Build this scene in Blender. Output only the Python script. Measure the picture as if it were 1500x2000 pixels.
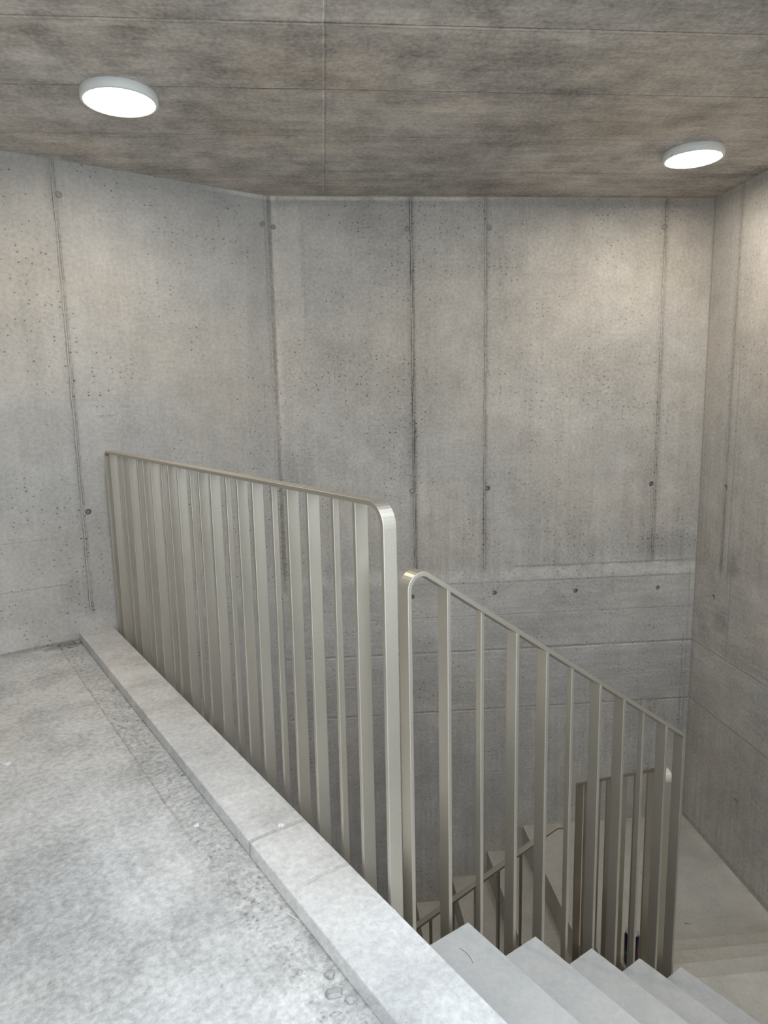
import bpy, bmesh, math, random
from mathutils import Vector, Matrix
PI = math.pi
D = bpy.data
scene = bpy.context.scene
for o in list(D.objects):
    D.objects.remove(o)
COL = scene.collection

# ------------------------------------------------------------------ camera
CAM_H, YAW, PITCH, ROLL, FPX = 1.1791, 4.8624, -9.0660, -1.1626, 1333.24
cd = D.cameras.new('camera')
cam = D.objects.new('camera', cd)
COL.objects.link(cam)
cd.sensor_fit = 'VERTICAL'
cd.sensor_height = 36.0
cd.lens = 36.0 * FPX / 2000.0
cd.clip_start = 0.02
yw, pt, rl = math.radians(YAW), math.radians(PITCH), math.radians(ROLL)
fwd = Vector((math.sin(yw) * math.cos(pt), math.cos(yw) * math.cos(pt), math.sin(pt)))
r0 = Vector((math.cos(yw), -math.sin(yw), 0))
u0 = r0.cross(fwd)
rt = r0 * math.cos(rl) + u0 * math.sin(rl)
up = -r0 * math.sin(rl) + u0 * math.cos(rl)
mw = Matrix((rt, up, -fwd)).transposed().to_4x4()
mw.translation = Vector((0, 0, CAM_H))
cam.matrix_world = mw
scene.camera = cam

# ------------------------------------------------------------------ light and exposure
WORLD_STRENGTH = 1.12
WORLD_COLOR = (0.80, 0.90, 1.0)
LAMP_STRENGTH = 27.5
LAMP_COLOR = (1.0, 0.90, 0.77)
EXPOSURE = 1.43
CEIL_K, HALL_S, NEAR_TOP, NEAR_S = 0.90, -0.90, 0.0, 1.75      # unseen ceiling edge, end wall and side-wall cutaway, shaped to admit daylight
w = D.worlds.new('overcast_daylight')
scene.world = w
w.use_nodes = True
bg = w.node_tree.nodes['Background']
bg.inputs['Color'].default_value = (*WORLD_COLOR, 1)
bg.inputs['Strength'].default_value = WORLD_STRENGTH
vs = scene.view_settings
vs.view_transform = 'Standard'
vs.look = 'None'
vs.exposure = EXPOSURE
vs.gamma = 1.0
vs.use_curve_mapping = False
scene.cycles.max_bounces = 10
scene.cycles.diffuse_bounces = 6
scene.cycles.sample_clamp_indirect = 8.0

# ------------------------------------------------------------------ measured layout (metres; kerb top is z = 0)
ANG = math.radians(30.0)          # stair frame: local x runs down flight one, local y along the kerb
LW_ANG = math.radians(30.49)      # left wall
YB, XR, ZC, XL = 4.2573, 2.4449, 2.3849, -0.2911
S0, WK, HK, KL, K0 = 0.8297, 0.1721, 0.0463, 3.8242, 1.2038
RISE, RUN, NOS = 0.175, 0.2593, -0.007
YA, RUN2 = 2.2247, 0.2515
XF, RUN3, YF = 1.2887, 0.252, 3.165
ZL = -10 * RISE
KS = -0.15                        # unseen side wall added beside flight one
RS = Matrix.Rotation(ANG, 3, 'Z')

def sk(s, k, z=0.0):
    return RS @ Vector((s, k, z))

# ------------------------------------------------------------------ node helper
class N:
    def __init__(self, name):
        self.mat = D.materials.new(name)
        self.mat.use_nodes = True
        self.t = self.mat.node_tree
        self.t.nodes.clear()
        self.out = self.t.nodes.new('ShaderNodeOutputMaterial')
        self.b = self.t.nodes.new('ShaderNodeBsdfPrincipled')
        self.t.links.new(self.b.outputs[0], self.out.inputs[0])

    def put(self, sock, v):
        if isinstance(v, bpy.types.NodeSocket):
            self.t.links.new(v, sock)
        else:
            sock.default_value = v

    def m(self, op, a, b=None, c=None, clamp=False):
        n = self.t.nodes.new('ShaderNodeMath')
        n.operation = op
        n.use_clamp = clamp
        self.put(n.inputs[0], a)
        if b is not None:
            self.put(n.inputs[1], b)
        if c is not None:
            self.put(n.inputs[2], c)
        return n.outputs[0]

    def add(self, a, b): return self.m('ADD', a, b)
    def sub(self, a, b): return self.m('SUBTRACT', a, b)
    def mul(self, a, b): return self.m('MULTIPLY', a, b)

    def ramp(self, v, a, b, c=0.0, d=1.0):
        n = self.t.nodes.new('ShaderNodeMapRange')
        n.interpolation_type = 'SMOOTHSTEP'
        self.put(n.inputs[0], v)
        n.inputs[1].default_value = a
        n.inputs[2].default_value = b
        n.inputs[3].default_value = c
        n.inputs[4].default_value = d
        return n.outputs[0]

    def comb(self, x, y, z=0.0):
        n = self.t.nodes.new('ShaderNodeCombineXYZ')
        self.put(n.inputs[0], x); self.put(n.inputs[1], y); self.put(n.inputs[2], z)
        return n.outputs[0]

    def noise(self, vec, scale, detail=4, rough=0.55, dist=0.0):
        n = self.t.nodes.new('ShaderNodeTexNoise')
        self.put(n.inputs['Vector'], vec)
        n.inputs['Scale'].default_value = scale
        n.inputs['Detail'].default_value = detail
        n.inputs['Roughness'].default_value = rough
        n.inputs['Distortion'].default_value = dist
        return n.outputs[0]

    def voro(self, vec, scale, rnd=1.0):
        n = self.t.nodes.new('ShaderNodeTexVoronoi')
        n.voronoi_dimensions = '2D'
        self.put(n.inputs['Vector'], vec)
        n.inputs['Scale'].default_value = scale
        n.inputs['Randomness'].default_value = rnd
        s = self.t.nodes.new('ShaderNodeSeparateColor')
        self.t.links.new(n.outputs['Color'], s.inputs[0])
        return n.outputs['Distance'], s.outputs[0], s.outputs[1]

    def coords(self, axes='xz'):
        tc = self.t.nodes.new('ShaderNodeTexCoord')
        s = self.t.nodes.new('ShaderNodeSeparateXYZ')
        self.t.links.new(tc.outputs['Object'], s.inputs[0])
        i = 'xyz'
        return s.outputs[i.index(axes[0])], s.outputs[i.index(axes[1])], tc.outputs['Object']


def concrete(name, axes, base, feats=(), large=0.16, medium=0.12, fine=0.08, streak=None, streak_amt=0.08,
             pores=0.5, pore_scale=30.0, warm=0.03, rough=0.85, bump=0.35, offset=(0, 0), contrast_scale=1.0,
             pits=0.0, zmix=False, cloud=1.3):
    """cast concrete; feats are shaped stains, board joints and formwork joints in the surface's own metres"""
    q = N(name)
    u, v, P3 = q.coords(axes)
    uu, vv = q.add(u, offset[0]), q.add(v, offset[1])
    tu, tv = uu, vv
    if zmix:
        sz = q.t.nodes.new('ShaderNodeSeparateXYZ')
        q.t.links.new(P3, sz.inputs[0])
        tu = q.add(uu, q.mul(sz.outputs[2], 0.83))
        tv = q.add(vv, q.mul(sz.outputs[2], 0.61))
    vec = q.comb(tu, tv, 0.0)
    wob = q.noise(vec, 9.0, 5, 0.6)
    wob2 = q.noise(q.comb(tv, tu, 3.3), 9.0, 5, 0.6)
    a = q.noise(vec, cloud, 5, 0.55, 0.3)
    b = q.noise(q.comb(tu, tv, 7.0), 5.5, 8, 0.68)
    c = q.noise(q.comb(tu, tv, 2.0), 55.0, 6, 0.7)
    val = q.mul(q.ramp(a, 0.25, 0.75, -large, large), 1.0)
    val = q.add(val, q.ramp(b, 0.25, 0.75, -medium, medium))
    val = q.add(val, q.ramp(c, 0.25, 0.75, -fine, fine))
    h = q.mul(c, 0.25)
    h = q.add(h, q.mul(b, 0.6))
    if streak == 'v':
        st = q.noise(q.comb(q.mul(uu, 34.0), q.mul(vv, 1.6), 1.0), 1.0, 4, 0.6)
        val = q.add(val, q.ramp(st, 0.25, 0.75, -streak_amt, streak_amt))
    elif streak == 'h':
        st = q.noise(q.comb(q.mul(uu, 2.4), q.mul(vv, 15.0), 1.0), 1.0, 9, 0.74, 0.5)
        val = q.add(val, q.ramp(st, 0.25, 0.75, -streak_amt, streak_amt))
        h = q.add(h, q.mul(st, 0.4))
    elif streak == 'wallmix':
        # smooth sheet formwork above the cold joint, sawn boards below it
        low = q.mul(q.ramp(vv, -0.02, 0.10, 1.0, 0.0), q.ramp(vv, -0.95, -0.80))
        st1 = q.noise(q.comb(q.mul(uu, 26.0), q.mul(vv, 1.1), 1.0), 1.0, 7, 0.72, 0.3)
        st2 = q.noise(q.comb(q.mul(uu, 2.6), q.mul(vv, 22.0), 1.0), 1.0, 7, 0.70, 0.3)
        mid = q.mul(q.ramp(vv, 1.5, 0.2, 0.35, 1.0), q.sub(1.0, q.mul(low, 0.75)))
        mid = q.mul(mid, q.ramp(a, 0.3, 0.65, 0.35, 1.1))
        val = q.add(val, q.mul(q.ramp(st1, 0.28, 0.72, -streak_amt, streak_amt), mid))
        val = q.add(val, q.mul(q.ramp(st2, 0.25, 0.75, -0.10, 0.10), low))
    if pores > 0:
        wv = q.comb(q.add(tu, q.mul(wob, 0.02)), q.mul(q.add(tv, q.mul(wob2, 0.02)), 1.35), 0.0)
        pd, pr, pg = q.voro(wv, pore_scale)
        rad = q.ramp(pg, 0.0, 1.0, 0.045, 0.155)
        pm = q.m('MULTIPLY', q.m('LESS_THAN', pd, rad), q.m('LESS_THAN', pr, 0.42))
        clus = q.ramp(q.noise(q.comb(uu, vv, 11.0), 2.3, 3), 0.38, 0.6, 0.15, 1.0)
        pm = q.mul(pm, q.m('GREATER_THAN', clus, q.mul(pg, 0.9)))
        val = q.sub(val, q.mul(pm, pores))
        h = q.sub(h, q.mul(pm, 1.4))
    if pits > 0:
        pd2, pr2, pg2 = q.voro(q.comb(q.mul(q.add(uu, q.mul(wob, 0.08)), 1.0), q.mul(q.add(vv, q.mul(wob2, 0.08)), 0.8), 0.0), 58.0)
        pm2 = q.mul(q.m('LESS_THAN', q.add(pd2, q.mul(q.sub(c, 0.5), 0.5)), q.ramp(pg2, 0.0, 1.0, 0.08, 0.30)), q.m('LESS_THAN', pr2, 0.45))
    uw = q.add(uu, q.mul(q.sub(wob, 0.5), 0.014))
    vw = q.add(vv, q.mul(q.sub(wob2, 0.5), 0.014))
    ub = q.add(uu, q.mul(q.sub(wob, 0.5), 0.16))
    vb = q.add(vv, q.mul(q.sub(wob2, 0.5), 0.16))
    brk = q.ramp(b, 0.3, 0.62, 0.25, 1.15)
    for f in feats:
        k = f[0]
        if k in ('line', 'seam'):
            _, ax, cc, lo, hi, wd, amt = f[:7]
            d = q.m('ABSOLUTE', q.sub(uw if ax == 'u' else vw, cc))
            g = q.ramp(d, wd * 0.25, wd, 1.0, 0.0)
            o = vv if ax == 'u' else uu
            msk = q.mul(q.ramp(o, lo - 0.02, lo + 0.02), q.ramp(o, hi - 0.02, hi + 0.02, 1.0, 0.0))
            g = q.mul(q.mul(g, msk), brk)
            val = q.add(val, q.mul(g, amt))
            h = q.add(h, q.mul(g, -1.2 if amt < 0 else 0.9))
        elif k == 'joint':
            # formwork sheet joint: faint ridge with dark hairlines either side
            _, ax, cc, lo, hi, amt = f
            d = q.m('ABSOLUTE', q.sub(uw if ax == 'u' else vw, cc))
            o = vv if ax == 'u' else uu
            msk = q.mul(q.ramp(o, lo - 0.03, lo + 0.03), q.ramp(o, hi - 0.01, hi + 0.01, 1.0, 0.0))
            jn = q.ramp(q.noise(q.comb(q.mul(uu, 60.0), q.mul(vv, 5.0), 4.0), 1.0, 5, 0.7), 0.35, 0.62, 0.25, 1.3)
            g1 = q.ramp(q.m('ABSOLUTE', q.sub(d, 0.005)), 0.001, 0.0040, 1.0, 0.0)
            g4 = q.ramp(q.m('ABSOLUTE', q.sub(q.sub(uw if ax == 'u' else vw, cc), 0.0135)), 0.001, 0.0035, 1.0, 0.0)
            g2 = q.ramp(d, 0.004, 0.045, 1.0, 0.0)
            g3 = q.ramp(d, 0.001, 0.004, 1.0, 0.0)
            tot = q.add(q.mul(q.mul(g1, jn), -0.34 * amt), q.mul(q.mul(g2, brk), -0.15 * amt))
            tot = q.add(tot, q.mul(q.mul(g4, jn), -0.22 * amt))
            tot = q.add(tot, q.mul(g3, 0.12 * amt))
            val = q.add(val, q.mul(tot, msk))
            h = q.add(h, q.mul(q.mul(q.sub(g3, g1), msk), 1.2))
        elif k == 'spot':
            _, a0, b0, ra, rb, amt = f
            du = q.mul(q.sub(ub, a0), 1.0 / ra)
            dv = q.mul(q.sub(vb, b0), 1.0 / rb)
            d = q.m('SQRT', q.add(q.mul(du, du), q.mul(dv, dv)))
            val = q.add(val, q.mul(q.mul(q.ramp(d, 0.35, 1.0, 1.0, 0.0), brk), amt))
        elif k == 'patch':
            # trowelled patch: an irregular but crisp boundary
            _, a0, b0, ra, rb, amt = f
            du = q.mul(q.sub(ub, a0), 1.0 / ra)
            dv = q.mul(q.sub(vb, b0), 1.0 / rb)
            d = q.m('MAXIMUM', q.m('ABSOLUTE', du), q.m('ABSOLUTE', dv))
            val = q.add(val, q.mul(q.ramp(d, 0.85, 1.0, 1.0, 0.0), amt))
        elif k == 'band':
            _, ax, lo, hi, soft, amt = f
            o = ub if ax == 'u' else vb
            g = q.mul(q.ramp(o, lo - soft, lo + soft), q.ramp(o, hi - soft, hi + soft, 1.0, 0.0))
            val = q.add(val, q.mul(q.mul(g, brk), amt))
        elif k == 'pitband':
            _, ax, lo, hi, soft, amt = f
            o = uw if ax == 'u' else vw
            g = q.mul(q.ramp(o, lo - soft, lo + soft), q.ramp(o, hi - soft, hi + soft, 1.0, 0.0))
            pg_ = q.mul(q.mul(pm2, g), q.ramp(a, 0.4, 0.6, 0.3, 1.0))
            val = q.sub(val, q.mul(pg_, amt))
            h = q.sub(h, q.mul(pg_, 2.0))
            val = q.add(val, q.mul(q.mul(g, q.ramp(c, 0.35, 0.7, -1.0, 1.0)), 0.06))
        elif k == 'step':
            _, ax, cc, hh, lo = f
            g = q.mul(q.ramp(uw if ax == 'u' else vw, cc - 0.004, cc + 0.004, hh, 0.0), q.ramp(vv if ax == 'u' else uu, lo - 0.1, lo + 0.1))
            h = q.add(h, g)
    val = q.add(q.mul(val, contrast_scale), 1.0)
    val = q.m('MAXIMUM', val, 0.12)
    hue = q.t.nodes.new('ShaderNodeMix')
    hue.data_type = 'RGBA'
    q.put(hue.inputs[0], q.ramp(q.noise(q.comb(uu, vv, 21.0), 0.9, 3), 0.3, 0.7))
    hue.inputs[6].default_value = (base[0] * (1 + warm), base[1], base[2] * (1 - warm * 1.4), 1)
    hue.inputs[7].default_value = (base[0] * (1 - warm * 0.5), base[1], base[2] * (1 + warm * 0.7), 1)
    sc = q.t.nodes.new('ShaderNodeVectorMath')
    sc.operation = 'SCALE'
    q.t.links.new(hue.outputs[2], sc.inputs[0])
    q.put(sc.inputs[3], val)
    q.t.links.new(sc.outputs[0], q.b.inputs['Base Color'])
    q.b.inputs['Roughness'].default_value = rough
    q.b.inputs['Specular IOR Level'].default_value = 0.25
    bp = q.t.nodes.new('ShaderNodeBump')
    bp.inputs['Strength'].default_value = bump
    bp.inputs['Distance'].default_value = 0.004
    q.put(bp.inputs['Height'], h)
    q.t.links.new(bp.outputs[0], q.b.inputs['Normal'])
    return q.mat


def plain(name, color, rough=0.5, metal=0.0, emit=None, estr=0.0, speck=0.0, coat=0.0):
    q = N(name)
    q.b.inputs['Roughness'].default_value = rough
    q.b.inputs['Metallic'].default_value = metal
    q.b.inputs['Coat Weight'].default_value = coat
    if speck > 0:
        _, _, P = q.coords('xy')
        n = q.noise(P, 420.0, 2, 0.5)
        n2 = q.noise(P, 3.0, 3, 0.5)
        val = q.add(q.ramp(n, 0.3, 0.7, 1 - speck, 1 + speck), q.ramp(n2, 0.3, 0.7, -speck, speck))
        sc = q.t.nodes.new('ShaderNodeVectorMath')
        sc.operation = 'SCALE'
        sc.inputs[0].default_value = color
        q.put(sc.inputs[3], val)
        q.t.links.new(sc.outputs[0], q.b.inputs['Base Color'])
    else:
        q.b.inputs['Base Color'].default_value = (*color, 1)
    if emit:
        q.b.inputs['Emission Color'].default_value = (*emit, 1)
        q.b.inputs['Emission Strength'].default_value = estr
    return q.mat

# ------------------------------------------------------------------ mesh helpers
def obj(name, bm, mat, parent=None, loc=None, rotz=0.0, smooth=False, bevel=0.0, seg=2):
    me = D.meshes.new(name)
    bmesh.ops.recalc_face_normals(bm, faces=bm.faces)
    bm.to_mesh(me)
    bm.free()
    me.materials.append(mat)
    if smooth:
        for p in me.polygons:
            p.use_smooth = True
    o = D.objects.new(name, me)
    COL.objects.link(o)
    if parent is not None:
        o.parent = parent
    if loc is not None:
        o.location = loc
    o.rotation_euler = (0, 0, rotz)
    if bevel > 0:
        md = o.modifiers.new('edge', 'BEVEL')
        md.width = bevel
        md.segments = seg
        md.limit_method = 'ANGLE'
        md.angle_limit = math.radians(35)
        md.harden_normals = False
    return o


def thing(name, label, cat, loc=(0, 0, 0), rotz=0.0, group=None):
    o = D.objects.new(name, None)
    o.empty_display_size = 0.1
    COL.objects.link(o)
    o.location = loc
    o.rotation_euler = (0, 0, rotz)
    return tag(o, label, cat, group)


def tag(o, label, cat, group=None):
    o['label'] = label
    o['category'] = cat
    if group:
        o['group'] = group
    return o


def struct(o):
    o['kind'] = 'structure'
    return o


def box(bm, x0, x1, y0, y1, z0, z1):
    vs_ = [bm.verts.new((x, y, z)) for z in (z0, z1) for x, y in ((x0, y0), (x1, y0), (x1, y1), (x0, y1))]
    for f in ((0, 1, 2, 3), (4, 5, 6, 7), (0, 1, 5, 4), (1, 2, 6, 5), (2, 3, 7, 6), (3, 0, 4, 7)):
        bm.faces.new([vs_[i] for i in f])
    return bm


def prism(bm, pts, z0, z1):
    a = [bm.verts.new((p[0], p[1], z0)) for p in pts]
    b = [bm.verts.new((p[0], p[1], z1)) for p in pts]
    n = len(pts)
    bm.faces.new(a); bm.faces.new(b)
    for i in range(n):
        bm.faces.new([a[i], a[(i + 1) % n], b[(i + 1) % n], b[i]])
    return bm


def prism_xz(bm, pts, y0, y1):
    prism(bm, pts, y0, y1)
    for v in bm.verts:
        v.co = Vector((v.co.x, v.co.z, v.co.y))
    return bm


def lathe(bm, prof, n=48):
    rings = []
    for r, z in prof:
        if r < 1e-6:
            rings.append([bm.verts.new((0, 0, z))])
        else:
            rings.append([bm.verts.new((r * math.cos(2 * PI * i / n), r * math.sin(2 * PI * i / n), z)) for i in range(n)])
    for A, B in zip(rings, rings[1:]):
        for i in range(n):
            j = (i + 1) % n
            if len(A) == 1 and len(B) == 1:
                continue
            if len(A) == 1:
                bm.faces.new([A[0], B[i], B[j]])
            elif len(B) == 1:
                bm.faces.new([A[i], A[j], B[0]])
            else:
                bm.faces.new([A[i], A[j], B[j], B[i]])
    return bm

# ------------------------------------------------------------------ materials
BASE = (0.50, 0.476, 0.440)
def bx(x): return x - XL       # world x -> back wall u
mat_back = concrete('board_marked_concrete_back', 'xz', BASE, streak='wallmix', streak_amt=0.12, pores=0.55, large=0.11, medium=0.13, fine=0.17, feats=[
    ('joint', 'u', bx(0.557), 0.10, 2.40, 1.35), ('joint', 'u', bx(1.010), 0.08, 2.40, 1.0),
    ('joint', 'u', bx(2.140), 0.10, 2.40, 0.9),
    ('line', 'u', 0.010, 0.0, 2.4, 0.022, -0.40), ('line', 'u', 0.040, 0.2, 2.4, 0.025, 0.14), ('spot', 0.06, 0.55, 0.08, 0.6, -0.18),
    ('patch', 0.12, 1.95, 0.07, 0.42, 0.12),
    ('band', 'v', 0.02, 0.10, 0.03, 0.20), ('line', 'v', 0.105, 1.5, 2.75, 0.012, -0.22),
    ('line', 'v', 0.005, 0.6, 2.8, 0.010, -0.18),
    ('line', 'v', -0.452, -0.3, 2.75, 0.009, -0.34), ('line', 'v', -0.468, -0.3, 2.75, 0.010, 0.12),
    ('line', 'v', -0.215, 0.5, 2.8, 0.006, -0.08), ('line', 'v', -0.665, -0.3, 2.8, 0.007, 0.12),
    ('line', 'v', -0.868, -0.3, 2.75, 0.008, -0.30), ('line', 'v', -0.882, -0.3, 2.75, 0.008, 0.10),
    ('line', 'v', -1.318, 0.2, 2.4, 0.005, 0.08),
    ('band', 'v', -0.83, -0.52, 0.06, -0.07), ('spot', bx(2.25), 0.22, 0.30, 0.12, -0.20),
    ('spot', bx(2.2), -0.22, 0.25, 0.12, -0.12), ('spot', bx(1.5), -0.32, 0.35, 0.10, -0.10),
    ('line', 'u', bx(2.412), -1.2, 0.09, 0.010, -0.14), ('line', 'u', bx(2.385), -1.2, -0.4, 0.010, -0.20),
    ('line', 'u', bx(2.128), -1.75, -0.88, 0.020, 0.18), ('line', 'u', bx(2.105), -1.75, -0.88, 0.008, -0.14),
    ('line', 'u', bx(0.958), -2.4, -0.88, 0.006, 0.07),
    ('line', 'v', 2.372, -0.1, 1.2, 0.016, 0.26), ('line', 'v', 2.350, 0.0, 2.8, 0.03, -0.10),
    ('spot', bx(0.95), 0.25, 0.16, 0.45, -0.12), ('spot', bx(0.53), 0.75, 0.07, 0.6, -0.13),
    ('spot', bx(0.1), 1.35, 0.3, 0.35, -0.09), ('spot', bx(2.1), 0.5, 0.08, 0.5, -0.10),
    ('spot', bx(-0.15), 0.6, 0.12, 0.5, -0.14), ('spot', bx(1.0), -1.2, 0.6, 0.35, -0.05),
    ('patch', bx(1.38), -0.95, 0.03, 0.03, 0.10),
])
mat_right = concrete('board_marked_concrete_right', 'xz', BASE, streak='wallmix', streak_amt=0.13, pores=0.45, large=0.11, medium=0.13, fine=0.17, offset=(0, 0), feats=[
    ('joint', 'u', YB - 3.965, 0.10, 2.40, 0.8), ('line', 'u', 0.010, -1.7, 2.4, 0.012, -0.16),
    ('line', 'u', 0.36, 0.0, 1.4, 0.010, -0.10), ('line', 'u', 0.385, 0.0, 1.4, 0.006, 0.10),
    ('band', 'v', -0.01, 0.10, 0.02, 0.07), ('line', 'u', YB - 3.855, -0.44, 0.1, 0.007, -0.16),
    ('line', 'v', -0.448, 0.0, 3.5, 0.008, -0.26), ('line', 'v', -0.440, 0.0, 3.5, 0.005, 0.16),
    ('line', 'v', -0.858, 0.0, 3.5, 0.008, -0.28), ('line', 'v', -0.16, 0.05, 0.4, 0.005, -0.09),
    ('spot', 0.32, -0.22, 0.12, 0.12, -0.26), ('spot', 0.12, -0.30, 0.10, 0.16, -0.18), ('spot', 0.42, 0.16, 0.08, 0.12, -0.24),
    ('spot', 0.55, -0.38, 0.3, 0.08, -0.14), ('spot', 0.1, 0.3, 0.1, 0.3, -0.10), ('line', 'v', -1.735, 0.0, 3.5, 0.03, -0.16),
])
mat_left = concrete('board_marked_concrete_left', 'xz', (0.475, 0.462, 0.440), streak='v', streak_amt=0.04, pores=0.55, large=0.08, medium=0.10, fine=0.14, feats=[
    ('joint', 'u', -1.148, 0.10, 2.40, 0.95), ('line', 'u', -0.012, -1.0, 2.4, 0.014, -0.16),
    ('band', 'v', -0.05, 0.09, 0.025, 0.10), ('spot', -1.30, 1.05, 0.22, 0.22, -0.10), ('spot', -1.26, 0.6, 0.14, 0.5, -0.09),
    ('spot', -1.22, 0.22, 0.12, 0.12, -0.14), ('line', 'v', 2.374, -0.40, 0.0, 0.018, 0.26), ('spot', -1.3, 1.5, 0.06, 0.5, -0.07),
    ('line', 'v', 0.27, -1.6, -1.24, 0.006, -0.12), ('line', 'v', 0.52, -1.6, -1.28, 0.005, -0.10),
    ('line', 'v', -0.045, -6.0, -1.2, 0.016, -0.35), ('line', 'v', 1.14, -1.03, -0.94, 0.008, -0.14),
    ('spot', -0.10, 1.2, 0.10, 1.2, -0.07),
])
mat_side = concrete('cast_concrete_side', 'xz', (0.38, 0.365, 0.34), streak='v', streak_amt=0.05, pores=0.4)
mat_ceiling = concrete('board_marked_concrete_ceiling', 'xy', (0.53, 0.488, 0.44), streak='h', streak_amt=0.19, pores=0.0, large=0.20,
                       medium=0.30, fine=0.24, warm=0.05, cloud=0.9, bump=0.5, feats=[
    ('line', 'v', 2.412, -6, 3, 0.006, -0.45), ('line', 'v', 2.421, -6, 3, 0.012, 0.16),
    ('line', 'v', 2.882, -6, 3, 0.006, -0.45), ('line', 'v', 2.874, -0.5, 0.8, 0.004, 0.25),
    ('line', 'v', 3.350, -6, 3, 0.005, -0.30), ('line', 'v', 3.822, -6, 3, 0.005, -0.28), ('line', 'v', 1.942, -6, 3, 0.006, -0.45),
    ('line', 'v', 1.47, -6, 3, 0.006, -0.45), ('line', 'v', 1.0, -6, 3, 0.006, -0.45),
    ('line', 'u', 0.042, 0.5, 4.3, 0.004, 0.42), ('line', 'u', 0.050, 0.5, 4.3, 0.005, -0.22),
    ('band', 'v', 3.82, 4.3, 0.05, -0.06), ('spot', 0.9, 2.47, 0.22, 0.07, 0.22), ('spot', 0.2, 2.37, 0.5, 0.06, 0.16),
    ('spot', -0.75, 2.6, 0.8, 0.5, 0.10), ('spot', 1.1, 2.2, 0.6, 0.25, -0.10), ('spot', 0.35, 2.75, 0.25, 0.2, 0.12),
])
FB = (0.59, 0.582, 0.565)
mat_floor = concrete('screed_floor', 'xy', FB, pores=0.15, pore_scale=30, large=0.08, medium=0.20, fine=0.25, warm=0.02, rough=0.8,
                     bump=0.4, pits=1.0, cloud=3.2, feats=[
    ('pitband', 'u', 0.55, 0.70, 0.012, 0.34), ('step', 'u', 0.55, 1.2, 1.9), ('line', 'u', 0.55, 2.0, 3.85, 0.005, -0.20), ('line', 'u', 0.551, 1.75, 2.0, 0.005, -0.08),
    ('band', 'u', 0.56, 0.70, 0.012, -0.06), ('spot', 0.60, 3.78, 0.16, 0.06, -0.42), ('spot', 0.2, 3.81, 1.2, 0.03, -0.18),
    ('patch', 0.45, 1.80, 0.07, 0.20, 0.13), ('patch', 0.36, 1.66, 0.05, 0.42, 0.09), ('patch', 0.55, 1.05, 0.13, 0.14, 0.12), ('patch', 0.44, 2.6, 0.09, 0.55, 0.05), ('patch', 0.60, 1.30, 0.05, 0.10, 0.08),
    ('patch', 0.13, 1.70, 0.17, 0.36, -0.09), ('spot', 0.33, 1.40, 0.16, 0.12, -0.08), ('spot', 0.52, 1.58, 0.08, 0.10, -0.08),
    ('spot', 0.05, 2.4, 0.3, 0.2, -0.08), ('spot', 0.12, 3.2, 0.22, 0.3, 0.08), ('spot', 0.69, 1.28, 0.05, 0.08, -0.30),
    ('spot', 0.64, 1.06, 0.06, 0.05, -0.16), ('line', 'v', 3.42, -0.3, 0.25, 0.008, -0.12),
])
mat_kerb = concrete('precast_kerb', 'xy', (0.66, 0.648, 0.63), zmix=True, pores=0.16, pore_scale=75, large=0.12, medium=0.16, fine=0.16, warm=0.02,
                    rough=0.8, bump=0.4, cloud=1.8, feats=[
    ('line', 'v', 1.625, 0.6, 0.9, 0.012, -0.22), ('line', 'v', 1.387, 0.70, 0.86, 0.012, -0.16),
    ('spot', 0.75, 1.70, 0.07, 0.08, -0.16), ('patch', 0.75, 1.30, 0.12, 0.31, 0.07), ('spot', 0.75, 2.9, 0.10, 0.06, -0.12),
    ('spot', 0.80, 3.15, 0.05, 0.04, -0.18), ('spot', 0.72, 3.3, 0.06, 0.05, -0.14), ('band', 'v', 3.72, 3.84, 0.02, -0.14),
    ('spot', 0.75, 2.3, 0.12, 0.25, -0.06),
])
mat_step = concrete('precast_step', 'xy', (0.49, 0.48, 0.462), zmix=True, pores=0.12, pore_scale=90, large=0.07, medium=0.06, fine=0.07, warm=0.02,
                    rough=0.75, bump=0.2)
mat_step2 = concrete('precast_step_lower', 'xy', (0.47, 0.44, 0.385), zmix=True, pores=0.25, pore_scale=60, large=0.10, medium=0.10, fine=0.08, warm=0.02,
                     rough=0.75, bump=0.25, feats=[('spot', 1.70, 2.56, 0.03, 0.02, -0.5), ('spot', 2.05, 2.62, 0.05, 0.03, -0.25),
                                                   ('spot', 2.02, 2.10, 0.05, 0.03, -0.28), ('spot', 1.93, 3.27, 0.03, 0.015, -0.45)])
mat_land = concrete('landing_screed', 'xy', (0.50, 0.475, 0.425), pores=0.25, pore_scale=40, large=0.12, medium=0.10, fine=0.08, warm=0.02,
                    rough=0.75, bump=0.25, feats=[('spot', 1.93, 3.27, 0.035, 0.02, -0.5), ('spot', 1.9, 3.7, 0.05, 0.03, -0.2),
                                                  ('spot', 2.3, 3.2, 0.10, 0.05, -0.15), ('band', 'u', 2.39, 2.46, 0.02, 0.08)])
mat_plug = concrete('tie_plug_mortar', 'xz', (0.33, 0.33, 0.325), pores=0.0, large=0.05, bump=0.2)
mat_rail = plain('bronze_powder_coat', (0.56, 0.515, 0.435), rough=0.44, metal=0.82, speck=0.05, coat=0.0)
mat_lamp = plain('lamp_white_plastic', (0.88, 0.90, 0.88), rough=0.4)
mat_glow = plain('lamp_diffuser', (0.9, 0.9, 0.88), rough=0.4, emit=LAMP_COLOR, estr=LAMP_STRENGTH)
mat_can = plain('can_blue_enamel', (0.006, 0.010, 0.075), rough=0.25, metal=0.6, coat=0.4)
mat_alu = plain('can_aluminium', (0.75, 0.76, 0.78), rough=0.25, metal=1.0)
mat_black = plain('can_black_print', (0.01, 0.01, 0.012), rough=0.3)
mat_silver = plain('can_silver_print', (0.62, 0.63, 0.66), rough=0.3, metal=0.5)
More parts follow.
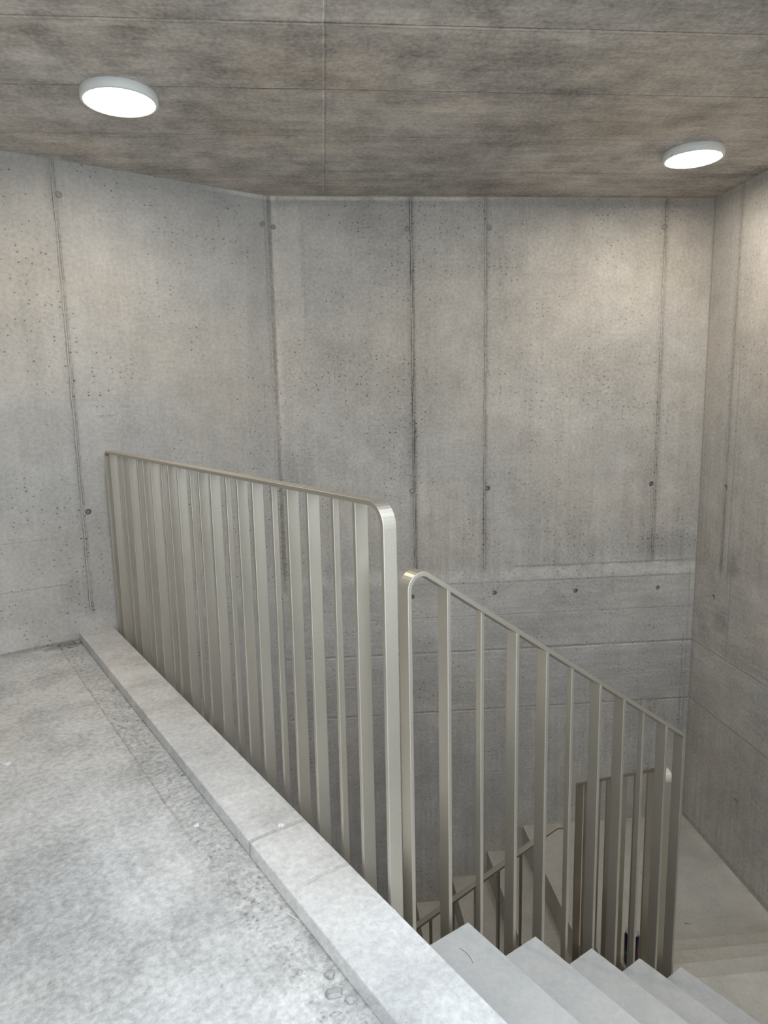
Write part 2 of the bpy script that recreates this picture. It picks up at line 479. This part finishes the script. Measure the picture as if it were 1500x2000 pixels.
mat_red = plain('can_red_print', (0.20, 0.012, 0.016), rough=0.3)
mat_chip = plain('white_flake', (0.80, 0.81, 0.82), rough=0.8, speck=0.05)
mat_mortar = concrete('mortar_crumb', 'xy', (0.43, 0.425, 0.415), pores=0.3, pore_scale=150, bump=0.5)
mat_hair = plain('dark_fibre', (0.10, 0.10, 0.10), rough=0.8)
mat_straw = plain('pale_straw', (0.70, 0.67, 0.58), rough=0.8)

# ------------------------------------------------------------------ the setting
def carve(o, spots):
    """cut round recesses (u, z, radius, depth) into a wall's face at local y = 0"""
    bm = bmesh.new()
    for (u, z, r, dep) in spots:
        n = 28
        A = [bm.verts.new((u + r * math.cos(2 * PI * i / n), -0.02, z + r * math.sin(2 * PI * i / n))) for i in range(n)]
        rb = r * 0.93
        B = [bm.verts.new((u + rb * math.cos(2 * PI * i / n), dep, z + rb * math.sin(2 * PI * i / n))) for i in range(n)]
        bm.faces.new(A); bm.faces.new(B)
        for i in range(n):
            j = (i + 1) % n
            bm.faces.new([A[i], A[j], B[j], B[i]])
    bmesh.ops.recalc_face_normals(bm, faces=bm.faces)
    me = D.meshes.new('cut'); bm.to_mesh(me); bm.free()
    c = D.objects.new('cut', me); COL.objects.link(c)
    c.matrix_world = o.matrix_world
    md = o.modifiers.new('cut', 'BOOLEAN')
    md.operation = 'DIFFERENCE'; md.solver = 'EXACT'; md.object = c
    dg = bpy.context.evaluated_depsgraph_get()
    dg.update()
    new = D.meshes.new_from_object(o.evaluated_get(dg))
    o.modifiers.clear()
    old = o.data
    o.data = new
    D.meshes.remove(old)
    D.objects.remove(c); D.meshes.remove(me)


def wall(name, mat, u0, u1, loc, rotz, spots=(), z0=-3.2, z1=ZC + 0.02, th=0.2):
    o = struct(obj(name, box(bmesh.new(), u0, u1, 0, th, z0, z1), mat, loc=loc, rotz=rotz))
    bpy.context.view_layer.update()
    cuts = []
    for (u, z, op) in spots:
        if op:
            cuts.append((u, z, 0.0165, 0.030))
        else:
            cuts.append((u, z, 0.0175, 0.006))
    if cuts:
        carve(o, cuts)
    for (u, z, op) in spots:
        bm = bmesh.new()
        r = 0.0120 if op else 0.0130
        y = 0.018 if op else 0.0012
        lathe(bm, [(0, 0), (r * 0.86, 0), (r, 0.0015), (r, 0.012 if op else 0.0048)], 24)
        bmesh.ops.rotate(bm, verts=bm.verts, cent=(0, 0, 0), matrix=Matrix.Rotation(-PI / 2, 3, 'X'))
        bmesh.ops.translate(bm, verts=bm.verts, vec=(u, y, z))
        obj('tie_hole_plug', bm, mat_plug, o, smooth=False)
    return o

# back wall: local x = world x - XL, faces -Y
wall('wall_back', mat_back, -0.30, XR - XL + 0.2, (XL, YB, 0), 0.0, [
    (bx(-0.255), 2.212, 0), (bx(0.535), 2.203, 0), (bx(1.034), 2.209, 0), (bx(2.128), 2.215, 0),
    (bx(0.540), 0.624, 0), (bx(1.030), 0.628, 1), (bx(2.116), 0.624, 1), (bx(-0.245), 0.632, 0),
    (bx(1.079), -0.064, 1), (bx(1.625), -0.075, 1), (bx(2.192), -0.079, 1), (bx(0.534), -0.066, 1)])
# right wall: local x = YB - y, faces -X
wall('wall_right', mat_right, 0.0, YB - 1.15, (XR, YB, 0), -PI / 2, [
    (YB - 4.027, -0.088, 1), (YB - 3.962, 0.626, 1), (YB - 3.663, -1.281, 1)])
# left wall: local x towards the corner is 0, negative towards the entrance
wall('wall_left', mat_left, -7.5, 0.0, (XL, YB, 0), LW_ANG, [
    (-1.125, 2.222, 0), (-0.030, 2.225, 0), (-1.118, 0.642, 1)])
# unseen side wall of flight one, added with a cutaway for daylight
cs = sk(0.0, KS)
struct(obj('wall_unseen_near', prism_xz(bmesh.new(), [(S0 - WK - 0.15, -3.2), (2.7365, -3.2), (2.7365, ZC), (NEAR_S, ZC), (NEAR_S, NEAR_TOP), (S0 - WK - 0.15, NEAR_TOP)], -0.2, 0.0), mat_side, loc=(cs.x, cs.y, 0), rotz=ANG))

# ceiling over hall and stairwell, unseen front edge set back to let daylight in
bm = bmesh.new()
lw = Vector((math.cos(LW_ANG), math.sin(LW_ANG), 0))
far = Vector((XL, YB, 0)) - lw * (abs(HALL_S) + 2.0)
e0 = sk(HALL_S, CEIL_K); e1 = sk(3.2, CEIL_K)
prism(bm, [(XL, YB + 0.02), (XR + 0.02, YB + 0.02), (XR + 0.02, e1.y), e0.xy, (far.x, far.y)], ZC, ZC + 0.3)
struct(obj('ceiling', bm, mat_ceiling))
# unseen wall added behind and left of the camera, limits light on railings
struct(obj('wall_unseen_end', box(bmesh.new(), HALL_S - 0.2, HALL_S, CEIL_K - 0.6, KL + 0.2, -0.4, ZC + 0.3), mat_side, rotz=ANG))

# upper floor slab in the stair frame
kl = lambda s: KL + (S0 - s) * math.tan(math.radians(0.49)) - 0.001
bm = bmesh.new()
prism(bm, [(S0, -6.0), (S0, kl(S0)), (-7.0, kl(-7.0)), (-7.0, -6.0)], -HK - 0.32, -HK)
struct(obj('floor', bm, mat_floor, rotz=ANG))
struct(obj('floor_outside', box(bmesh.new(), S0 + 0.001, 6.0, -6.0, KS - 0.201, -HK - 0.32, -HK), mat_floor, rotz=ANG))
# wall of the stairwell below the upper floor
bm = bmesh.new()
box(bm, S0 - 0.2, S0, KS, kl(S0) - 0.001, -3.2, -HK - 0.32)
struct(obj('wall_below', bm, mat_side, rotz=ANG))
# landing and the floor at the foot of the lower flight
struct(obj('floor_landing', box(bmesh.new(), XF, XR - 0.001, YA + 3 * RUN2, YB - 0.001, ZL - 0.25, ZL), mat_land))
struct(obj('floor_lower', box(bmesh.new(), -3.5, XR, -1.0, YB - 0.001, -3.35, -3.15), mat_land))

# kerb along the edge of the stairwell
kb = bmesh.new()
box(kb, S0 - WK, S0, KS + 0.002, kl(S0) - 0.001, -HK, 0.0)
tag(obj('kerb', kb, mat_kerb, rotz=ANG, bevel=0.0035, seg=2),
    'low pale concrete kerb running along the edge of the stairwell to the left wall', 'kerb')

# ------------------------------------------------------------------ stair flights
f1 = thing('stair_flight', 'pale concrete stair flight going down from the kerb towards the landing, in the foreground', 'stairs',
           tuple(sk(S0 + 0.1, 0.5, -2.3)), 0.0)
inv1 = f1.location
def world_step(bm, parent, mat):
    o = obj('step', bm, mat, parent, loc=-parent.location, bevel=0.003, seg=2)
    return o
nos = [S0] + [S0 + NOS + RUN * i for i in range(1, 6)]
for i in range(1, 6):
    bm = bmesh.new()
    pts = [sk(nos[i - 1], KS), sk(nos[i], KS), sk(nos[i], K0), sk(nos[i - 1], K0)]
    prism(bm, pts, -RISE * i - 0.33, -RISE * i)
    world_step(bm, f1, mat_step if i < 4 else mat_step)
tip = sk(nos[5], K0); end = sk(nos[5], KS); xr = XR - 0.001
sx = (xr - end.x) / math.cos(ANG)
wall_hit = (xr, end.y + sx * math.sin(ANG))
bm = bmesh.new()
prism(bm, [tip, (XF, YA - 0.02), (XF, YA), (xr, YA), wall_hit, end], -RISE * 6 - 0.33, -RISE * 6)
world_step(bm, f1, mat_step2)
for i in range(3):
    bm = bmesh.new()
    box(bm, XF, xr, YA + RUN2 * i, YA + RUN2 * (i + 1), -RISE * (7 + i) - 0.33, -RISE * (7 + i))
    world_step(bm, f1, mat_step2)

f2 = thing('stair_flight', 'lower concrete stair flight along the back wall, going down leftwards from the landing',
           'stairs', (XF - 0.9, YF + 0.5, -3.15))
for j in range(1, 7):
    bm = bmesh.new()
    x1 = XF - RUN3 * (j - 1)
    box(bm, x1 - RUN3, x1, YF, YB - 0.001, max(ZL - RISE * j - 0.33, -3.15), ZL - RISE * j)
    world_step(bm, f2, mat_step2)

# ------------------------------------------------------------------ railings
TH, BW, NW = 0.012, 0.0375, 0.019

def arc_corner(p0, pc, p1, R, n=10):
    a = (p0 - pc).normalized(); b = (p1 - pc).normalized()
    ang = math.acos(max(-1, min(1, a.dot(b))))
    tl = R / math.tan(ang / 2)
    s, e = pc + a * tl, pc + b * tl
    cen = pc + (a + b).normalized() * (R / math.sin(ang / 2))
    a0 = math.atan2(s.y - cen.y, s.x - cen.x); a1 = math.atan2(e.y - cen.y, e.x - cen.x)
    d = (a1 - a0 + PI) % (2 * PI) - PI
    return [Vector((cen.x + R * math.cos(a0 + d * i / n), cen.y + R * math.sin(a0 + d * i / n))) for i in range(n + 1)]


def railing(name, label, d0, d1, p0, top, bot, n_bays, first_r, last_r, frame, wall_d=None, bracket_to=None, step_bot=None, d_first_zb=None):
    """flat-bar railing. d: distance along, p: across. d0 is the newel at the pattern start, d1 the other newel.
    top(d), bot(d): heights of the upper edge of the rail and of the bottom rail's lower edge."""
    sgn = 1 if d1 > d0 else -1
    mid = (d0 + d1) / 2
    axis, rz = frame                       # axis 'x' or 'y' = direction of d in the frame
    def P(d, p, z): return (d, p, z) if axis == 'x' else (p, d, z)
    org = Vector(P(mid, p0 + BW / 2, min(bot(d0), bot(d1))))
    root = thing(name, label, 'railing', tuple(Matrix.Rotation(rz, 3, 'Z') @ org), rz, 'bronze flat-bar railings round the stairwell')
    V2 = lambda d, z: Vector((d, z))
    c0, c1 = V2(d0, top(d0)), V2(d1, top(d1))
    b0, b1 = V2(d0, bot(d0)), V2(d1, bot(d1))
    outer = [b0] + arc_corner(b0, c0, c1, first_r) + arc_corner(c0, c1, b1, last_r) + [b1]
    # inner outline by mitred offset
    cenp = V2(mid, (bot(mid) + top(mid)) / 2)
    inner = []
    for i, p in enumerate(outer):
        pa = outer[max(i - 1, 0)]; pb = outer[min(i + 1, len(outer) - 1)]
        t1 = (p - pa); t2 = (pb - p)
        t1 = t1.normalized() if t1.length > 1e-9 else t2.normalized()
        t2 = t2.normalized() if t2.length > 1e-9 else t1
        n1 = V2(t1.y, -t1.x) * sgn; n2 = V2(t2.y, -t2.x) * sgn
        nn = (n1 + n2).normalized()
        inner.append(p + nn * TH / max(0.5, nn.dot(n1)))
    bm = bmesh.new()
    rows = []
    for o_, i_ in zip(outer, inner):
        rows.append([bm.verts.new(Vector(P(q.x, pp, q.y)) - org) for q, pp in ((o_, p0), (o_, p0 + BW), (i_, p0 + BW), (i_, p0))])
    for A, B in zip(rows, rows[1:]):
        for i in range(4):
            j = (i + 1) % 4
            bm.faces.new([A[i], A[j], B[j], B[i]])
    bm.faces.new(rows[0]); bm.faces.new(rows[-1])
    obj('handrail_frame', bm, mat_rail, root, bevel=0.0018, seg=2)
    sp = (d1 - d0) / n_bays
    slope_t = lambda d: top(d) - TH * math.hypot(1, (top(d1) - top(d0)) / (d1 - d0)) + 0.002
    for i in range(1, n_bays):
        narrow = (i % 3 == 2)
        wd = NW if narrow else BW
        pa = p0 + (BW - wd) / 2
        da = d0 + sp * i
        db = da + sgn * TH
        bm = bmesh.new()
        vsq = []
        for (d, p) in ((da, pa), (db, pa), (db, pa + wd), (da, pa + wd)):
            vsq.append((bm.verts.new(Vector(P(d, p, bot(d) + 0.004)) - org), bm.verts.new(Vector(P(d, p, slope_t(d))) - org)))
        bm.faces.new([v[0] for v in vsq]); bm.faces.new([v[1] for v in vsq])
        for a in range(4):
            b = (a + 1) % 4
            bm.faces.new([vsq[a][0], vsq[b][0], vsq[b][1], vsq[a][1]])
        o = obj('baluster', bm, mat_rail, root, bevel=0.0018, seg=2)
        if narrow:
            o['label'] = 'narrow flat baluster'
    # bottom rail
    bm = bmesh.new()
    vv_ = []
    for d in (d0 + sgn * 0.006, d1 - sgn * 0.006):
        for p in (p0 + 0.0005, p0 + BW - 0.0005):
            for dz in (0, TH):
                vv_.append(bm.verts.new(Vector(P(d, p, bot(d) + dz)) - org))
    for f in ((0, 1, 3, 2), (4, 5, 7, 6), (0, 1, 5, 4), (2, 3, 7, 6), (0, 2, 6, 4), (1, 3, 7, 5)):
        bm.faces.new([vv_[i] for i in f])
    obj('bottom_rail', bm, mat_rail, root, bevel=0.0015)
    # stand-off brackets to the concrete edge
    if bracket_to is not None:
        for i in bracket_to[1]:
            d = d0 + sp * i
            pe = bracket_to[0]
            lo, hi = (pe, p0) if pe < p0 else (p0 + BW, pe)
            z = bot(d) + bracket_to[2]
            bm = bmesh.new()
            a = Vector(P(d + sgn * 0.002, lo, z)) - org; b = Vector(P(d + sgn * 0.010, hi, z + 0.06)) - org
            box(bm, min(a.x, b.x), max(a.x, b.x), min(a.y, b.y), max(a.y, b.y), a.z, b.z)
            obj('bracket', bm, mat_rail, root)
    return root

# one: level, along the kerb
railing('railing', 'long level bronze flat-bar railing along the kerb, from the left wall to the stair head',
        1.224, 3.770, 0.8497, lambda d: 0.9615, lambda d: -0.30, 22, 0.060, 0.030, ('y', ANG),
        bracket_to=(S0, (1, 5, 9, 13, 17, 21), 0.02))
# two: down flight one
t2 = lambda d: 0.600 - 0.67 * (d - 1.2515)
railing('railing', 'tall sloping bronze railing beside the foreground stair flight, right of the long level railing',
        0.915, 2.106, 1.224, t2, lambda d: t2(d) - 1.18, 10, 0.042, 0.020, ('x', ANG),
        bracket_to=(K0, (1, 3, 6, 8), 0.06))
# four: down the turned steps to the landing
t4 = lambda d: -0.272 - 0.672 * (d - 2.410)
railing('railing', 'dark short bronze railing at the turned steps, behind the lower end of the sloping railing',
        2.280, 3.158, 1.232, t4, lambda d: t4(d) - 1.20, 7, 0.042, 0.020, ('y', 0.0),
        bracket_to=(XF, (1, 4, 6), 0.06))
# three: down the lower flight along the back wall
t3 = lambda d: ZL + 0.892 - 0.6944 * (XF - d)
railing('railing', 'lower bronze railing sloping down leftwards beside the back wall flight, seen through the balusters',
        1.178, 0.116, 3.100, t3, lambda d: max(t3(d) - 1.18, -3.14), 9, 0.045, 0.020, ('x', 0.0),
        bracket_to=(YF, (1, 4), 0.1))

# ------------------------------------------------------------------ ceiling lamps
def lamp(label, x, y, r, h, rot, clip=False):
    root = thing('ceiling_light', label, 'ceiling light', (x, y, ZC), rot, 'round ceiling lights')
    bm = bmesh.new()
    ri = r * 0.90
    lathe(bm, [(r * 0.97, 0.0), (r, -0.002), (r, -h + 0.006), (r - 0.002, -h + 0.0015), (r - 0.006, -h), (ri + 0.002, -h), (ri, -h + 0.002),
               (ri, -h + 0.008), (0.0, -h + 0.008)], 72)
    bmesh.ops.remove_doubles(bm, verts=bm.verts, dist=1e-6)
    obj('housing', bm, mat_lamp, root, smooth=True)
    bm = bmesh.new()
    lathe(bm, [(ri - 0.001, -h + 0.0075), (ri - 0.001, -h + 0.003), (ri * 0.9, -h + 0.0015), (ri * 0.5, -h + 0.0005), (0, -h)], 72)
    obj('diffuser', bm, mat_glow, root, smooth=True)
    if clip:
        bm = bmesh.new()
        lathe(bm, [(0, 0.004), (0.004, 0.003), (0.005, 0), (0.005, -0.006), (0, -0.007)], 16)
        bmesh.ops.translate(bm, verts=bm.verts, vec=(-r * 0.99, 0.0, -h + 0.003))
        obj('clip', bm, mat_alu, root, smooth=True)
    return root

lamp('round white ceiling light near the left wall, over the long railing', -0.7467, 2.944, 0.1441, 0.036, 0.0)
lamp('round white ceiling light with small metal clip, by the right wall corner', 1.8783, 3.4839, 0.143, 0.0397, 0.35, True)

# ------------------------------------------------------------------ drink can on the turned step
def can(x, y, z):
    root = thing('drink_can', 'dark blue drink can with silver top standing on a turned step behind the railings', 'can', (x, y, z), -0.5)
    H, R = 0.168, 0.033
    bm = bmesh.new()
    lathe(bm, [(0.0, 0.006), (0.021, 0.003), (0.024, 0.0), (0.026, 0.001), (0.0322, 0.012), (R, 0.016), (R, H - 0.022), (0.0322, H - 0.017), (0.0275, H - 0.005)], 56)
    obj('body', bm, mat_can, root, smooth=True)
    bm = bmesh.new()
    lathe(bm, [(0.0275, H - 0.005), (0.0283, H - 0.002), (0.0280, H), (0.0265, H - 0.0005), (0.0255, H - 0.005), (0.022, H - 0.006), (0.0, H - 0.006)], 56)
    obj('lid', bm, mat_alu, root, smooth=True)
    bm = bmesh.new()
    prism(bm, [(0.009 * math.cos(t * PI / 10) * 0.9, -0.012 + 0.009 * math.sin(t * PI / 10)) for t in range(20)], H - 0.0062, H - 0.0054)
    obj('opening', bm, mat_black, root)
    bm = bmesh.new()
    prism(bm, [(0.007 * math.cos(t * PI / 10), 0.006 + 0.010 * math.sin(t * PI / 10)) for t in range(20)], H - 0.006, H - 0.004)
    obj('pull_tab', bm, mat_alu, root, bevel=0.0004)

    def wrap(name, mat, a0, a1, z0, z1, off, shape=None, n=18):
        bm = bmesh.new()
        rows = []
        for i in range(n + 1):
            t = i / n
            a = a0 + (a1 - a0) * t
            if shape == 'oval':
                hh = math.sqrt(max(0.0004, 1 - (2 * t - 1) ** 2)) * (z1 - z0) / 2
                za, zb = (z0 + z1) / 2 - hh, (z0 + z1) / 2 + hh
            else:
                za, zb = z0, z1
            r = R + off
            rows.append((bm.verts.new((r * math.cos(a), r * math.sin(a), za)), bm.verts.new((r * math.cos(a), r * math.sin(a), zb))))
        for A, B in zip(rows, rows[1:]):
            bm.faces.new([A[0], B[0], B[1], A[1]])
        return obj(name, bm, mat, root, smooth=True)
    f = -2.05 + 0.5                      # side turned to the stair head
    wrap('oval_emblem', mat_black, f - 1.0, f - 0.15, 0.075, 0.125, 0.0003, 'oval')
    wrap('label_plate', mat_silver, f - 0.95, f - 0.10, 0.064, 0.076, 0.0005)
    wrap('label_plate', mat_can, f - 0.91, f - 0.14, 0.0655, 0.0745, 0.0007)
    wrap('red_panel', mat_red, f + 0.75, f + 1.25, 0.075, 0.11, 0.0003, 'oval')
    return root
can(1.328, 2.675, -RISE * 8)

# ------------------------------------------------------------------ litter and crumbs
rnd = random.Random(5)
def crumb(name, label, cat, s, k, z, a, b, c, mat, group, rot=0.0, flat=False, seed=0):
    r = random.Random(seed)
    bm = bmesh.new()
    bmesh.ops.create_icosphere(bm, subdivisions=3, radius=1.0)
    ph = [r.uniform(0, 6.28) for _ in range(6)]
    for v in bm.verts:
        q = v.co.copy()
        f = 1 + 0.20 * math.sin(3 * q.x + ph[0]) + 0.18 * math.sin(4 * q.y + ph[1]) + 0.10 * math.sin(7 * q.x + 5 * q.z + ph[2])
        if not flat:
            f += 0.07 * math.sin(11 * q.y + ph[3]) + 0.05 * math.sin(13 * q.z + ph[4])
        v.co = Vector((q.x * f * a, q.y * f * b, max(q.z * f * c, -0.35 * c)))
    zmin = min(v.co.z for v in bm.verts)
    for v in bm.verts:
        v.co.z -= zmin
    p = sk(s, k, z)
    return tag(obj(name, bm, mat, loc=tuple(p), rotz=ANG + rot, smooth=True), label, cat, group)

FZ = -HK
crumb('plaster_flake', 'white flake lying on top of the kerb, near the outer edge', 'flake', 0.76, 1.636, 0.0, 0.011, 0.008, 0.003, mat_chip, 'white flakes', 0.6, True, 1)
crumb('plaster_flake', 'white flake on the rough floor strip beside the kerb', 'flake', 0.587, 1.849, FZ, 0.009, 0.007, 0.003, mat_chip, 'white flakes', 0.2, True, 2)
crumb('plaster_flake', 'white flake on the floor by the left edge of the photo', 'flake', 0.174, 2.601, FZ, 0.012, 0.013, 0.003, mat_chip, 'white flakes', 0.9, True, 3)
crumb('mortar_lump', 'small mortar lump against the far part of the kerb, near the left wall', 'lump', 0.640, 3.02, FZ, 0.010, 0.014, 0.010, mat_mortar, 'mortar lumps by the kerb', 0, False, 4)
crumb('mortar_lump', 'mortar lump touching the kerb foot, upper one of the bottom cluster', 'lump', 0.634, 1.150, FZ, 0.010, 0.009, 0.009, mat_mortar, 'mortar lumps by the kerb', 0.4, False, 5)
crumb('mortar_lump', 'largest mortar lump in the cluster at the bottom of the floor', 'lump', 0.615, 1.103, FZ, 0.016, 0.011, 0.009, mat_mortar, 'mortar lumps by the kerb', -0.4, False, 6)
crumb('mortar_lump', 'elongated mortar lump below the largest one at the kerb foot', 'lump', 0.636, 1.068, FZ, 0.014, 0.007, 0.007, mat_mortar, 'mortar lumps by the kerb', -0.5, False, 7)
crumb('mortar_lump', 'small flat mortar lump on the floor left of the bottom cluster', 'lump', 0.583, 1.195, FZ, 0.008, 0.005, 0.004, mat_mortar, 'mortar lumps by the kerb', -0.3, False, 8)
crumb('mortar_lump', 'small mortar lump nearest the bottom edge, beside the kerb', 'lump', 0.594, 1.060, FZ, 0.010, 0.005, 0.004, mat_mortar, 'mortar lumps by the kerb', -0.3, False, 9)

def strand(name, label, cat, pts, r, mat):
    cu = D.curves.new(name, 'CURVE')
    cu.dimensions = '3D'
    cu.bevel_depth = r
    cu.bevel_resolution = 2
    cu.use_fill_caps = True
    sp = cu.splines.new('POLY')
    o0 = Vector(pts[0])
    sp.points.add(len(pts) - 1)
    for p_, q in zip(sp.points, pts):
        d = Vector(q) - o0
        p_.co = (d.x, d.y, d.z, 1)
    dg = bpy.context.evaluated_depsgraph_get()
    tmp = D.objects.new('tmp', cu)
    COL.objects.link(tmp)
    dg.update()
    me = D.meshes.new_from_object(tmp.evaluated_get(dg))
    D.objects.remove(tmp)
    D.curves.remove(cu)
    me.materials.clear()
    me.materials.append(mat)
    o = D.objects.new(name, me)
    COL.objects.link(o)
    o.location = o0
    return tag(o, label, cat)

def curve_pts(a, b, sag, z, n=10):
    a, b = Vector(a), Vector(b)
    t = (b - a); nrm = Vector((-t.y, t.x))
    return [(*(a + t * (i / n) + nrm * sag * math.sin(PI * i / n)), z) for i in range(n + 1)]
s1 = [sk(*p) for p in ((1.005, 1.150), (1.000, 1.094))]
strand('fibre', 'thin dark curved fibre on the uppermost visible stair tread', 'fibre', curve_pts(s1[0].xy, s1[1].xy, 0.10, -RISE + 0.0006), 0.0005, mat_hair)
strand('straw_bit', 'short pale straw lying on the landing near the turned steps', 'straw', curve_pts((1.955, 3.235), (1.975, 3.195), 0.02, ZL + 0.0015), 0.0016, mat_straw)
s3 = [sk(0.722, 1.372, 0), sk(0.728, 1.330, 0)]
s3 = [sk(0.640, 1.372, 0), sk(0.652, 1.335, 0)]
strand('wood_splinter', 'pale wood splinter lying on the floor against the kerb foot', 'splinter', curve_pts(s3[0].xy, s3[1].xy, 0.03, FZ + 0.002), 0.002, mat_straw)
s4 = [sk(0.822, 1.181, 0), sk(0.826, 1.165, 0)]
strand('wire_end', 'tiny white wire end on the kerb edge beside the newel post', 'wire',
       [(s4[0].x, s4[0].y, 0.0008), (s4[0].x * 0.5 + s4[1].x * 0.5, s4[0].y * 0.5 + s4[1].y * 0.5, 0.006), (s4[1].x, s4[1].y, 0.0008)], 0.0008, mat_chip)
